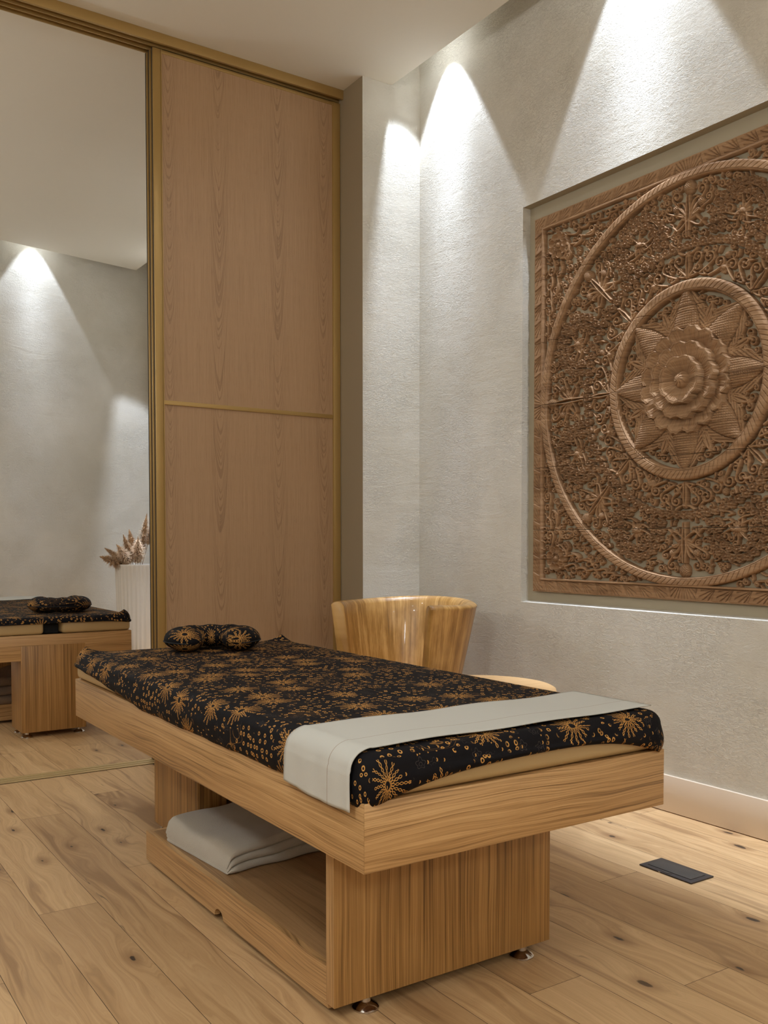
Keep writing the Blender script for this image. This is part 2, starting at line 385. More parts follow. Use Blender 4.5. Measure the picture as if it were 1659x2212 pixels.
oakr = lambda k=1.0: [(.36, srgb(122*k, 88*k, 50*k)), (.47, srgb(172*k, 132*k, 84*k)), (.62, srgb(196*k, 156*k, 106*k))]
MAT = dict(
    plaster=m_plaster(),
    paint=m_plain('warm_grey_paint', srgb(158, 144, 120), .6),
    ceiling=m_plain('ceiling_paint', srgb(222, 215, 200), .8),
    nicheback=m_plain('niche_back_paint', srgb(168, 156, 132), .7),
    baseboard=m_plain('baseboard_paint', srgb(220, 202, 180), .4),
    gold=m_plain('champagne_gold_metal', srgb(172, 140, 84), .42, .45),
    groove=m_plain('dark_groove', srgb(40, 30, 18), .7),
    trackm=m_plain('pale_gold_track_metal', srgb(206, 180, 128), .38, .5),
    veneer=m_veneer(),
    floor=m_floor(),
    rail=m_wood('oak_rail_lengthwise', oakr(), 'y', 330, 2.2, .0060, seed=1.0, flip=.3),
    rail_x=m_wood('oak_rail_crosswise', oakr(1.03), 'x', 330, 2.2, .0080, seed=4.0, flip=.3),
    leg=m_wood('oak_upright_grain', [(.36, srgb(104, 72, 34)), (.48, srgb(156, 114, 62)), (.62, srgb(182, 138, 82))], 'z', 240, 1.6, .0035, seed=2.0, bump=.2),
    ledge=m_wood('oak_panel_edge', oakr(1.02), 'z', 330, 3, .006, seed=6.0),
    deck=m_wood('oak_shelf_top', [(.28, srgb(110, 78, 46)), (.48, srgb(148, 112, 72)), (.7, srgb(166, 128, 88))], 'y', 240, 2.5, .006, seed=8.0),
    vinyl=m_plain('beige_vinyl', srgb(182, 154, 108), .42),
    black=m_plain('black_lining', srgb(16, 14, 13), .8),
    chrome=m_plain('chrome', srgb(205, 200, 195), .12, 1.0),
    rubber=m_plain('dark_rubber', srgb(28, 26, 25), .6),
    batik=m_batik(), linen=m_linen(), towel=m_towel(), teak=m_teak(), chairwood=m_chair(),
    stool=m_wood('light_oiled_wood', [(.3, srgb(206, 160, 104)), (.5, srgb(222, 178, 122)), (.7, srgb(232, 190, 138))], 'x', 120, 3, .01, rough=.3, seed=12.0),
    socket=m_plain('graphite_plastic', srgb(52, 43, 38), .6),
    socket2=m_plain('graphite_plastic_dull', srgb(62, 55, 47), .7),
    ceramic=m_plain('white_glazed_ceramic', srgb(222, 214, 202), .25),
    pampas=m_plain('dried_pampas', srgb(198, 164, 126), .9, nb=(300, .4, .002)),
    pampas2=m_plain('pale_dried_pampas', srgb(224, 196, 164), .9, nb=(300, .4, .002)),
    stalk=m_plain('dried_stalk', srgb(140, 108, 76), .8),
    greyfab=m_plain('grey_brown_fabric', srgb(120, 100, 82), .9, nb=(60, .5, .006)),
)

# ------------------------------------------------------------------ the room
XW, XS, ZC, ZT = 2.775, 2.605, 3.226, 3.52
XL, YB = -1.35, -1.9
far = lambda x: 7.36+(x-1.511)*.195/1.077
# floor: strips of planks, end joints where the photograph shows them
PW = .159
known = {0: [2.555, .70, 4.45, 6.4], 1: [3.475, 1.62, 5.3], 2: [2.78, 1.02, 4.6, 6.5], 3: [3.67, 1.85, 5.5], -1: [3.45, 1.5, 5.2], -2: [2.2, .3, 4.2], 7: [1.336, 3.2, 5.1], 8: [.4, 2.6, 4.4, 6.2], 9: [1.888, 3.7, 5.6], 10: [.9, 2.9, 4.8], 4: [.9, 2.7, 4.6], 5: [1.5, 3.3, 5.1], 6: [.5, 2.3, 4.2, 6.1]}
verts = []; faces = []; uvs = []; tones = []
i = math.floor((XL-.595)/PW)
while .595+i*PW < XW+.05:
    x0 = max(XL-.02, .595+i*PW); x1 = min(XW+.06, .595+(i+1)*PW)
    s = sorted([YB-.02, 8.1]+(known.get(i) or [YB+1.85*(k+1)+((i*.73) % 1.5) for k in range(5)]))
    for y0, y1 in zip(s[:-1], s[1:]):
        g = .0006; n = len(verts)
        verts += [(x0+g, y0+g, 0), (x1-g, y0+g, 0), (x1-g, y1-g, 0), (x0+g, y1-g, 0)]
        faces.append((n, n+1, n+2, n+3))
        ou, ov = random.uniform(0, 9), random.uniform(0, 9)
        uvs += [(x0+ou, y0+ov), (x1+ou, y0+ov), (x1+ou, y1+ov), (x0+ou, y1+ov)]
        tones += [random.random()]*4
    i += 1
fl = pyd('floor', verts, faces, MAT['floor'])
ul = fl.data.uv_layers.new(name='UVMap'); ul.data.foreach_set('uv', np.array(uvs, dtype=np.float32).reshape(-1))
at = fl.data.attributes.new('plank_tone', 'FLOAT', 'CORNER'); at.data.foreach_set('value', np.array(tones, dtype=np.float32))
bm = bmesh.new(); bm.from_mesh(fl.data)                       # dark slab that shows in the hairline joints, same mesh
vs = [bm.verts.new(p) for p in ((XL-.1, YB-.1, -.003), (XW+.15, YB-.1, -.003), (XW+.15, 8.2, -.003), (XL-.1, 8.2, -.003))]
f = bm.faces.new(vs); f.material_index = 1
bm.to_mesh(fl.data); bm.free(); fl.data.materials.append(MAT['groove']); struct(fl)

# ceiling slabs with the lighting slots cut beside the right wall and the far wall
YP0, YP1 = 3.829, 4.27
ceil_out = [(XL, YB), (XS, YB), (XS, YP0+.02), (XW+.1, YP0+.02), (XW+.1, YP1-.02), (XS, YP1-.02), (XS, far(XS)), (XL, far(XL))]
struct(prism('ceiling', ceil_out, ZC, ZT, MAT['ceiling']))
struct(box('ceiling', XL-.1, XW+.1, YB-.1, 8.3, ZT, ZT+.05, MAT['ceiling']))

# right wall with the niche
NY0, NY1, NZ0, NZ1, ND = 1.364, 3.066, .735, 2.446, .043
def rect_wall(name, ys, zs, x, hole, mats, depth):
    v = []; f = []
    Y = [ys[0], hole[0], hole[1], ys[1]]; Z = [zs[0], hole[2], hole[3], zs[1]]
    for y in Y:
        for z in Z: v.append((x, y, z))
    for a in range(3):
        for b in range(3):
            if a == 1 and b == 1: continue
            f.append((a*4+b, (a+1)*4+b, (a+1)*4+b+1, a*4+b+1))
    o = pyd(name, v, f, mats)
    me = o.data; bm = bmesh.new(); bm.from_mesh(me)
    c = [bm.verts.new((x+dx, y, z+(.006 if dx and z == hole[2] else 0))) for dx in (0, depth) for (y, z) in ((hole[0], hole[2]), (hole[1], hole[2]), (hole[1], hole[3]), (hole[0], hole[3]))]
    for k in range(4):
        ff = bm.faces.new((c[k], c[(k+1) % 4], c[4+(k+1) % 4], c[4+k]))
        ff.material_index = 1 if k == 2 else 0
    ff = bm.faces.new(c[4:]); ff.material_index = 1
    bmesh.ops.remove_doubles(bm, verts=bm.verts, dist=1e-5)
    bmesh.ops.recalc_face_normals(bm, faces=bm.faces[:])
    bm.to_mesh(me); bm.free(); return o
struct(rect_wall('wall_right', (YB-.1, 8.2), (0, ZT), XW, (NY0, NY1, NZ0, NZ1), [MAT['plaster'], MAT['nicheback']], ND))
struct(box('wall_left', XL-.1, XL, YB-.1, 8.2, 0, ZT, MAT['plaster']))
struct(box('wall_back', XL-.1, XW+.1, YB-.1, YB, 0, ZT, MAT['plaster']))
p0 = Vector((1.511, 7.36, 0))-FD*3.4+FN*.17; p1 = Vector((1.511, 7.36, 0))+FD*1.6+FN*.17
struct(pyd('wall_far', [(p0.x, p0.y, 0), (p1.x, p1.y, 0), (p1.x, p1.y, ZT), (p0.x, p0.y, ZT)], [(0, 1, 2, 3)], MAT['plaster']))
# pilaster between the doors and the right wall: plastered front, smooth painted return
pv = [(2.436, YP0), (XW+.05, YP0), (XW+.05, YP1), (2.436, YP1)]
o = prism('wall_front', pv, 0, ZT-.001, [MAT['plaster'], MAT['paint']])
for p in o.data.polygons: p.material_index = 1 if p.normal.x < -.5 else 0
struct(o)
struct(box('baseboard_right', XW-.012, XW, YB, YP0, .003, .137, MAT['baseboard'], bev=.001))
struct(box('baseboard_right', XW-.012, XW, YP1, 7.7, .003, .137, MAT['baseboard'], bev=.001))
# skirting of the pilaster
struct(box('baseboard_front', 2.436, XW-.013, YP0-.010, YP0, .003, .137, MAT['baseboard'], bev=.001))

# ------------------------------------------------------------------ sliding door wall
DX0, DX1 = XL, 2.436
hd = bpy.data.objects.new('trim_1', None); COL.objects.link(hd); struct(hd)
box('track_plate', DX0, DX1, 4.012, 4.135, ZC-.012, ZC, MAT['gold'], hd)
zb = 3.182
for k, y in enumerate((4.010, 4.046, 4.084, 4.118)):
    box('track_fin', DX0, DX1, y, y+(.005 if k else .006), zb, ZC-.012, MAT['gold'], hd)
box('track_fascia', DX0, DX1, 4.003, 4.012, zb, ZC, MAT['gold'], hd, bev=.0015)
ft = bpy.data.objects.new('trim_2', None); COL.objects.link(ft); struct(ft)
box('track_bed', DX0, DX1, 4.028, 4.122, -.002, .0015, MAT['groove'], ft)
for y in (4.030, 4.052, 4.064, 4.086, 4.098, 4.118):
    box('track_rail', DX0, DX1, y, y+(.018 if y in (4.030, 4.064, 4.098) else .004), 0, .004, MAT['trackm'], ft, bev=.001)
def door(n, xl, y, d):
    r = bpy.data.objects.new('door_%d' % n, None); COL.objects.link(r); struct(r)
    z0, z1 = .006, 3.172
    xr = 2.434
    def stile(nm, x0, x1):                       # a channel profile with an inner bead
        return box(nm, x0, x1, y, y+d, z0, z1, MAT['gold'], r, bev=.0025)
    st_ = stile('stile', xl, xl+.036); stile('stile', xr-.040, xr)
    box('bead', xl+.036, xl+.040, y-.001, y+d, z0, z1, MAT['gold'], r)
    box('bead', xr-.044, xr-.040, y+.003, y+d, z0, z1, MAT['gold'], r)
    box('veneer_panel', xl+.030, xr-.030, y+.006, y+d-.006, z0+.03, z1-.005, MAT['veneer'], r)
    box('top_rail', xl+.038, xr-.042, y+.003, y+d-.003, z1-.016, z1, MAT['gold'], r, bev=.001)
    box('bottom_rail', xl+.038, xr-.042, y+.001, y+d-.001, z0, z0+.05, MAT['gold'], r, bev=.001)
    box('middle_rail', xl+.038, xr-.042, y-.001, y+d-.003, 1.614, 1.633, MAT['gold'], r, bev=.001)
    # dark brush seal down the free edge
    box('brush_seal', xl-.002, xl+.001, y+d*.38, y+d*.62, z0, z1, MAT['groove'], st_)
door(1, 1.4735, 4.032, .024)
door(2, 1.4705, 4.064, .022)
door(3, 1.4675, 4.095, .020)

# ------------------------------------------------------------------ massage tables
def build_table(name, label, loc, rz, ped, feet_foot=True):
    """local frame: foot end at y=0, head end at y=1.865, x centred"""
    r = thing(name, label, 'massage table', loc, rz)
    hw, L, zt, z0 = .409, 1.865, .524, .395; th = .032
    def mitre(nm, pts, mat):
        o = prism(nm, pts, z0, zt, mat, r, bev=.0012, seg=2); return o
    mitre('side_rail', [(-hw, 0), (-hw+th, th), (-hw+th, L-th), (-hw, L)], MAT['rail'])
    mitre('side_rail', [(hw, 0), (hw, L), (hw-th, L-th), (hw-th, th)], MAT['rail'])
    mitre('end_rail', [(-hw, 0), (hw, 0), (hw-th, th), (-hw+th, th)], MAT['rail_x'])
    mitre('end_rail', [(-hw, L), (-hw+th, L-th), (hw-th, L-th), (hw, L)], MAT['rail_x'])
    box('bed_board', -hw+th, hw-th, th, L-th, .470, .500, MAT['deck'], r)
    # foot pedestal: one thick upright panel; oak edge on its side
    fp = o = box('foot_panel', -.336, .275, .231, .264, .028, .470, [MAT['leg'], MAT['ledge']], r, bev=.0008)
    for p in o.data.polygons:
        if abs(p.normal.x) > .7: p.material_index = 1
    # low shelf box with a cable arch in its side board
    s0, s1, zs = .264, 1.38, .104
    a0, ar = .86-.03, .028
    side = [(s0, .014), (a0-ar-.02, .014)]
    for k in range(13):
        a = PI-PI*k/12; side.append((a0+ar*math.cos(a), .014+ar*.85*math.sin(a)))
    side += [(a0+ar+.02, .014), (s1, .014), (s1, zs), (s0, zs)]
    prism('shelf_side_board', side, -.331, -.315, MAT['rail'], r, axis='x')
    prism('shelf_side_board', side, .254, .270, MAT['rail'], r, axis='x')
    box('shelf_end_board', -.315, .254, s1-.016, s1, .014, zs-.001, MAT['rail_x'], r)
    box('shelf_top', -.315, .254, s0, s1-.016, zs-.018, zs-.0008, MAT['deck'], r)
    # head pedestal: open-fronted upright box
    px0, px1, py0, py1 = ped; c = .097 if py1-py0 > .3 else .03
    if py1-py0 > .3:
        box('head_pedestal_cheek', px0, px0+c, py0, py1-.03, .028, .470, MAT['leg'], r, bev=.0008)
        box('head_pedestal_cheek', px1-c, px1, py0, py1-.03, .028, .470, MAT['leg'], r, bev=.0008)
        box('head_pedestal_floor', px0+c, px1-c, s1+.001, py1-.031, .086, .1035, MAT['deck'], r)
        hp = box('head_pedestal_back', px0, px1, py1-.03, py1, .028, .470, MAT['leg'], r, bev=.0008)
    else:
        hp = box('head_pedestal', px0, px1, py0, py1, .028, .470, MAT['leg'], r, bev=.0008)
    # levelling feet
    prof = [(.011, .030), (.011, .016), (.016, .013), (.024, .009), (.029, .004), (.029, .001), (.027, 0)]
    spots = [(-.336+.088, .2475), (.275-.075, .2475), (px0+.03, py1-.03), (px1-.03, py1-.03), (px0+.03, py0+.04), (px1-.03, py0+.04)]
    first = None
    for si, (x, y) in enumerate(spots):
        par = fp if si < 2 else hp
        if first is None: first = f0 = lathe('levelling_foot', prof, MAT['chrome'], par)
        else:
            f0 = first.copy(); COL.objects.link(f0); f0.parent = par
        f0.location = (x, y, 0)
    # cushion with the breathing notch in its head end
    a = hw-.003; nx, nw, nd = .0, .045, .17
    out = [(-a, .004), (a, .004), (a, L-.003), (nx+nw, L-.003), (nx+nw*.9, L-nd), (nx-nw*.9, L-nd), (nx-nw, L-.003), (-a, L-.003)]
    cu = prism('cushion', out, .5242, .603, MAT['vinyl'], r, bev=.018, seg=4)
    box('notch_lining', nx-nw*.86, nx+nw*.86, L-nd, L-.055, .526, .600, MAT['black'], cu)
    return r
T1 = build_table('massage_table', 'oak massage table in the foreground with a towel on its low shelf', (1.305, 1.405, 0), 0, (-.19, .13, 1.309, 1.695))
T2 = build_table('massage_table', 'oak massage table seen through the doorway, its head end and face notch facing us', (1.237, 6.775, 0), PI, (-.161, .161, 1.64, 1.870))

def build_sheet(label, T, seed):
    L = 1.865; a = .4095; r = .045
    # perimeter points of a rounded rectangle with outward normals, starting mid foot side, counter-clockwise seen from above
    per = []
    def seg(p, q, n, k):
        for i in range(k): t = i/k; per.append((p[0]+(q[0]-p[0])*t, p[1]+(q[1]-p[1])*t, n[0], n[1]))
    def arc(c, a0, k=14):
        for i in range(k): t = a0+PI/2*i/k; per.append((c[0]+r*math.cos(t), c[1]+r*math.sin(t), math.cos(t), math.sin(t)))
    y0, y1 = -.006, L+.004
    seg((-a+r, y0), (a-r, y0), (0, -1), 80); arc((a-r, y0+r), -PI/2)
    seg((a, y0+r), (a, y1-r), (1, 0), 190); arc((a-r, y1-r), 0)
    seg((a-r, y1), (-a+r, y1), (0, 1), 80); arc((-a+r, y1-r), PI/2)
    seg((-a, y1-r), (-a, y0+r), (-1, 0), 190); arc((-a+r, y0+r), PI)
    per = np.array(per); n = len(per); X, Y, NX, NY = per.T
    hem = np.full(n, .521)
    tx = np.abs(X)/a; front = (NY < -.3)
    fr = np.clip(1-(tx/.985)**3.2, 0, 1)*.052
    fr += .006*(X/a)*np.clip(1-tx**4, 0, 1)
    hem = np.where(Y < .03, .514+fr, hem)
    ramp_ = np.clip((Y-1.17)/.62, 0, 1)
    hem = np.where((Y >= .03), .519+ramp_*.048, hem)
    hem = np.where(Y > L-.03, .567+.016*np.clip(1-(tx)**6, 0, 1), hem)
    hem = np.convolve(np.r_[hem[-7:], hem, hem[:7]], np.ones(5)/5, 'same')[7:-7]
    hem += .0012*np.sin(Y*23+X*11+seed)+.0006*np.sin(Y*61+seed)
    horn = np.exp(-(((X-a*1.0)**2+(Y-L)**2)/.0035))+np.exp(-(((X+a*1.0)**2+(Y-L)**2)/.0035))
    rr = .030; zt = .612
    rows = []; uv = []
    wr = vnoise((8, n), (3, 40), seed)*.6
    def uvp(ext, shrink=None): return np.stack([X+NX*ext, Y+NY*ext], -1)
    # inner hem fold, then the side, then the rounded shoulder
    for off, dz in ((-.004, .004), (.002, 0.0)):
        rows.append(np.stack([X+NX*off, Y+NY*off, hem+dz], -1)); uv.append(uvp(zt-hem-dz))
    for k in range(1, 8):
        t = k/8; z = hem+(zt-rr-hem)*t
        bul = .0065*math.sin(PI*t)+.004+.0022*wr[k % 8]*np.sin(PI*t)
        rows.append(np.stack([X+NX*bul, Y+NY*bul, z], -1)); uv.append(uvp(zt-z))
    for k in range(0, 8):
        t = PI/2*k/7; off = .004-rr*(1-math.cos(t)); z = zt-rr+rr*math.sin(t)
        zz = z+horn*.024*(k/7)
        e = (zt-rr+rr*math.sin(t)-zt)
        rows.append(np.stack([X+NX*off, Y+NY*off, np.full(n, 0.)+zz], -1)); uv.append(uvp(-e*.9-.0*t if k < 4 else off))
    X1 = X-NX*(rr-.004); Y1 = Y-NY*(rr-.004)
    SY = np.clip(Y1, .38, L-.38)
    K = 46
    for k in range(1, K+1):
        t = k/K; t = t**1.15 if k < K else 1
        xx = X1*(1-t); yy = Y1+(SY-Y1)*t
        z = zt+.004*math.sin(min(1, t*3)*PI/2)+horn*.024*max(0, 1-t*9)**2
        z = z+.0012*np.sin(yy*21+xx*9+seed)*min(1, t*4)+.0010*np.sin(yy*7-xx*33)*min(1, t*4)
        rows.append(np.stack([xx, yy, z+0*xx], -1)); uv.append(np.stack([xx, yy], -1))
    o = grid('patterned_sheet', np.array(rows), MAT['batik'], closed=True, uv=np.array(uv)+np.array([2.3+seed, 1.1]))
    md = o.modifiers.new('thickness', 'SOLIDIFY'); md.thickness = .0015; md.offset = 1
    o.location = T.location; o.rotation_euler = T.rotation_euler
    tag(o, label, 'sheet'); return o
build_sheet('black sheet with gold chain bursts stretched over the near massage table', T1, 1)
build_sheet('dark patterned sheet covering the table in the far room', T2, 3)

def build_runner(label, T, y0, y1):
    """linen band across the foot end; hangs down the left side"""
    pr = []                                         # profile in x,z: right hem over the top, down the left
    for x in np.linspace(.395, -.372, 60): pr.append((x, .6205+.0015*math.sin(x*20)))
    for k in range(1, 12):
        t = PI/2*k/11; pr.append((-.372-.050*math.sin(t), .6205-.036*(1-math.cos(t))))
    for k in range(1, 14): pr.append((-.424-.002*k/14, .5845-.0705*k/13))
    pr = np.array(pr); d = np.r_[0, np.cumsum(np.hypot(*np.diff(pr, axis=0).T))]
    V = np.linspace(0, 1, 26)
    P = []; UV = []
    for (x, z), s in zip(pr, d):
        drop = max(0., s-.80)
        yy = y0+(y1-y0)*V+drop*(-.10*(1-V)+.02)*1.0
        slack = .0028*np.sin(V*9+s*6)*min(1, drop*14+.15)
        zz = z-(.008*np.sin(V*PI)*(drop*6)-.010*(1-V)*drop*-6 if drop > 0 else 0)
        P.append(np.stack([np.full(26, x)-abs(slack)*(drop > 0), yy+.002*np.sin(s*14)*(1-2*V), zz+slack*.4*(drop <= 0)], -1))
        UV.append(np.stack([np.full(26, s), V*(y1-y0)], -1))
    o = grid('linen_runner', np.array(P), MAT['linen'], uv=np.array(UV))
    md = o.modifiers.new('thickness', 'SOLIDIFY'); md.thickness = .002; md.offset = 0
    o.location = T.location; o.rotation_euler = T.rotation_euler
    return tag(o, label, 'towel')
build_runner('off-white linen runner with a stitched line laid across the near table end', T1, .028, .272)
build_runner('white cloth strip lying on the far end of the table in the far room', T2, .03, .40)

def build_pillow(label, loc, rz, open_half=.42):
    """horseshoe face pillow: fat tube bent round, tapered round ends; local opening towards -y"""
    R, n, m = .098, 84, 28
    a0, a1 = -PI/2+open_half, 3*PI/2-open_half
    P = []; UV = []
    for i in range(n):
        t = i/(n-1)
        e = min(t, 1-t)*(a1-a0)*R/.050
        k = math.sqrt(max(0, 1-(1-min(1, e))**2)) if e < 1 else 1.0
        k = max(k, .02)
        a = a0+(a1-a0)*t
        row = []
        ru = []
        rx, rzz = .060*k, .041*k*(1+.05*math.sin(9*a))
        for j in range(m):
            b = 2*PI*j/m
            rad = R+rx*math.cos(b); z = .041+rzz*math.sin(b)*(1 if math.sin(b) > 0 else .92)
            row.append((rad*math.cos(a)*1.06, rad*math.sin(a)*.95, z))
            ru.append((a*R*1.2+.7, (b if b < PI else 2*PI-b)*.05+.3))
        P.append(row); UV.append(ru)
    o = grid('face_pillow', np.array(P), MAT['batik'], closed=True, uv=np.array(UV))
    # seam piping round the outside
    v = []; f = []; N = 90; s = 6
    for i in range(N):
        a = a0+.15+(a1-a0-.3)*i/(N-1); c = Vector(((R+.0605)*math.cos(a)*1.06, (R+.0605)*math.sin(a)*.95, .036))
        nrm = Vector((math.cos(a), math.sin(a), 0))
        for j in range(s):
            b = 2*PI*j/s; p = c+nrm*.0022*math.cos(b)+Vector((0, 0, 1))*.0022*math.sin(b); v.append(p)
    for i in range(N-1):
        for j in range(s): f.append((i*s+j, i*s+(j+1) % s, (i+1)*s+(j+1) % s, (i+1)*s+j))
    pp = pyd('piping', v, f, MAT['black'], o, 180)
    o.location = loc; o.rotation_euler = (0, 0, rz)
    return tag(o, label, 'pillow')
build_pillow('horseshoe pillow in black and gold fabric on the head end of the near table', (1.315, 3.055, .6175), math.radians(-20))
build_pillow('small horseshoe pillow with piping on the table in the far room', (1.345, 5.20, .6175), math.radians(178))

# folded towel on the shelf
def folded(name, label, loc, rz, sx, sy, h, layers, mat, cat='towel', taper=0.0):
    n = 40; P = []
    seq = [(-1, 0)]
    rows = []
    # closed side profile (y-z) made of fold lobes, swept along x
    prof = []
    lh = h/layers
    for l in range(layers):                         # front edge, going up, bulging lobes
        for k in range(9):
            t = PI*k/8-PI/2; prof.append((-sy/2-lh*.42*math.cos(t), lh*(l+.5)+lh*.5*math.sin(t)))
    for k in range(1, 14): prof.append((-sy/2+sy*k/14, h))
    for l in range(layers-1, -1, -1):
        for k in range(9):
            t = PI/2-PI*k/8; prof.append((sy/2+lh*.42*math.cos(t), lh*(l+.5)+lh*.5*math.sin(t)))
    for k in range(1, 14): prof.append((sy/2-sy*k/14, 0))
    prof = np.array(prof)
    for i in range(n):
        u = i/(n-1)*2-1
        edge = math.sqrt(max(0, 1-max(0, (abs(u)-.86)/.14)**2))
        edge = max(edge, .03)
        x = u*sx/2
        zc = h*.5; hump = 1+.16*math.sin(u*2.2+.8)+.05*math.sin(u*7)
        zz = prof[:, 1]*(hump if True else 1); zz = h*.12*0+(zz-0)*(.35+.65*edge)
        yy = prof[:, 0]*(.97+.03*edge)+.004*np.sin(u*9+prof[:, 1]*60)
        zz = zz+(prof[:, 1]/h)*(.006*np.sin(prof[:, 0]*23+u*3)+taper*h*u)
        P.append(np.stack([np.full(len(prof), x), yy, zz], -1))
    P = np.array(P)
    o = grid(name, P, mat, closed=True)
    me = o.data; bm = bmesh.new(); bm.from_mesh(me); bmesh.ops.holes_fill(bm, edges=[e for e in bm.edges if e.is_boundary]); bm.to_mesh(me); bm.free(); smooth(me, 60)
    o.location = loc; o.rotation_euler = (0, 0, rz)
    return tag(o, label, cat)
folded('folded_towel', 'thick greyish white towel folded on the low shelf of the near table', (1.225, 2.490, .1045), math.radians(5), .44, .36, .074, 3, MAT['towel'])
folded('folded_fabric', 'small brown folded cloth tucked into the hollow head pedestal behind the towel', (1.275, 2.895, .1045), 0, .115, .24, .11, 4, MAT['greyfab'], 'cloth')
folded('folded_blanket', 'rolled brown cloth on the shelf of the table in the far room', (1.16, 5.55, .1045), .1, .36, .30, .15, 3, MAT['greyfab'], 'cloth')

# ------------------------------------------------------------------ tub chair carved from one trunk
def build_chair():
    cx, cy = 2.300, 3.280
    tc = math.atan2(-cy, -cx)                       # direction from the chair to the camera
    a_start = tc+math.radians(19); a_end = tc-math.radians(93)+2*PI
    r = thing('tub_chair', 'round amber wooden tub chair standing in the corner behind the near table', 'chair', (cx, cy, 0))
    n = 110; prof = []
    Z = .745
    def R(z, a): return .319-.17*(Z-z)*(1+.25*math.cos(a-tc-PI/2))+.006*math.sin(3*a)
    P = []
    for i in range(n):
        a = a_start+(a_end-a_start)*i/(n-1)
        e = min(i, n-1-i)/(n-1)*(a_end-a_start)*.33
        k = .86+.14*math.sqrt(max(0, 1-(1-min(1, e/.012))**2))
        zr = Z+.006*math.sin(2*a+.6)
        row = []
        th = (.058)*k
        mid = .029
        for z in np.linspace(.02, zr-.022, 16): row.append((R(z, a)-mid+th/2, z))
        for q in range(1, 10):
            t = PI*q/10; row.append((R(zr, a)-mid+th/2*math.cos(t), zr-.022+.022*math.sin(t)*max(k, .3)))
        for z in np.linspace(zr-.022, .02, 16): row.append((R(z, a)-mid-th/2, z))
        P.append([(q*math.cos(a), q*math.sin(a), z) for q, z in row])
    o = grid('tub_shell', np.array(P), MAT['chairwood'], r, closed=True)
    bm = bmesh.new(); bm.from_mesh(o.data); bmesh.ops.holes_fill(bm, edges=[e for e in bm.edges if e.is_boundary]); bm.to_mesh(o.data); bm.free(); smooth(o.data, 75)
    lathe('seat', [(.0, .34), (.19, .34), (.20, .35), (.205, .40), (.195, .41), (.10, .405), (.0, .40)][1:-1], MAT['chairwood'], r)
    return r
build_chair()
st = thing('side_table', 'round pale wooden side table just beyond the near table, in front of the tub chair', 'side table', (2.15, 2.60, .034))
lathe('table_top', [(.25, .412), (.265, .414), (.276, .421), (.280, .430), (.277, .439), (.266, .4445), (.25, .446)], MAT['stool'], st, 72, 50)
lathe('stem', [(.15, -.034), (.155, -.02), (.12, 0), (.055, .08), (.045, .24), (.06, .36), (.11, .412)], MAT['stool'], st, 48, 60)

# ------------------------------------------------------------------ floor socket
fs = thing('floor_socket', 'dark rectangular floor socket cover set in the planks beside the right wall', 'floor socket', (2.2845, 1.824, 0))
prism('frame_plate', [(-.052, -.097), (.052, -.097), (.052, .097), (-.052, .097)], .0005, .005, MAT['socket'], fs, bev=.0018, seg=2)
prism('hinged_lid', [(-.033, -.080), (.033, -.080), (.033, .080), (-.033, .080)], .0052, .0068, MAT['socket2'], fs, bev=.0006, seg=2)
prism('lid_tab', [(-.033-.006+.012*math.cos(a)*.0-.0+.010*math.cos(a), .018*math.sin(a)) for a in np.linspace(PI/2, 3*PI/2, 12)], .0052, .0064, MAT['socket2'], fs)
box('release_catch', -.052, -.049, .016, .024, .001, .0042, MAT['chrome'], fs)

# ------------------------------------------------------------------ vase and pampas in the far room
vx, vy = 2.41, 7.02
va = thing('tall_vase', 'tall white fluted floor vase of pampas by the far room wall', 'vase', (vx, vy, 0))
n = 144; P = []
for z, k in ((0, .86), (.01, .88), (.3, .93), (.6, .97), (.80, 1.0), (.818, 1.005), (.826, 1.0), (.826, .94), (.80, .92), (.5, .90)):
    row = []
    for i in range(n):
        a = 2*PI*i/n; fl_ = .008*abs(math.sin(a*16)) if z < .81 else 0
        rad = (.172*k-fl_) if not (z in (.826, .80, .5) and k < .95) else .172*k
        row.append((rad*math.cos(a), rad*math.sin(a), z))
    P.append(row)
grid('vase_body', np.array(P), MAT['ceramic'], va, closed=True, ang=60)
lathe('vase_base', [(.14, .0), (.145, .004), (.14, .008)], MAT['ceramic'], va)
def plume(base, d, Ls, Lp, w, seed, mat):
    rr = random.Random(seed)
    base = Vector(base); d = Vector(d).normalized()
    o = thing('pampas_stem', 'x', 'dried grass', base)
    v = []; f = []
    side = d.orthogonal().normalized(); up = d.cross(side)
    def tube(p, q, r0, r1, k=5):
        n0 = len(v); ax = (q-p).normalized(); s_ = ax.orthogonal().normalized(); u_ = ax.cross(s_)
        for c, rad in ((p, r0), (q, r1)):
            for j in range(k): b = 2*PI*j/k; v.append(c+s_*rad*math.cos(b)+u_*rad*math.sin(b))
        for j in range(k): f.append((n0+j, n0+(j+1) % k, n0+k+(j+1) % k, n0+k+j))
    tube(Vector(), d*(Ls+Lp*.9), .0022, .001)
    pyd('stalk', v, f, MAT['stalk'], o)
    v.clear(); f.clear()
    for i in range(1300):
        t = rr.random(); p = d*(Ls+Lp*t)
        env = w*math.sin(PI*min(1, .12+t*.88)**.8)
        b = rr.uniform(0, 2*PI); out = side*math.cos(b)+up*math.sin(b)
        q = p+out*env*rr.uniform(.5, 1.15)+d*rr.uniform(.0, .035)+Vector((0, 0, -.010*rr.random()))
        m = (p+q)/2+d*.008
        wdt = rr.uniform(.0012, .0028); s_ = (q-p).cross(d).normalized()*wdt
        n0 = len(v); v += [p, m-s_, q, m+s_, m+out*wdt]; f += [(n0, n0+1, n0+4), (n0+1, n0+2, n0+4), (n0+2, n0+3, n0+4), (n0+3, n0, n0+4), (n0, n0+3, n0+2, n0+1)]
    pyd('plume', v, f, mat, o)
    return o
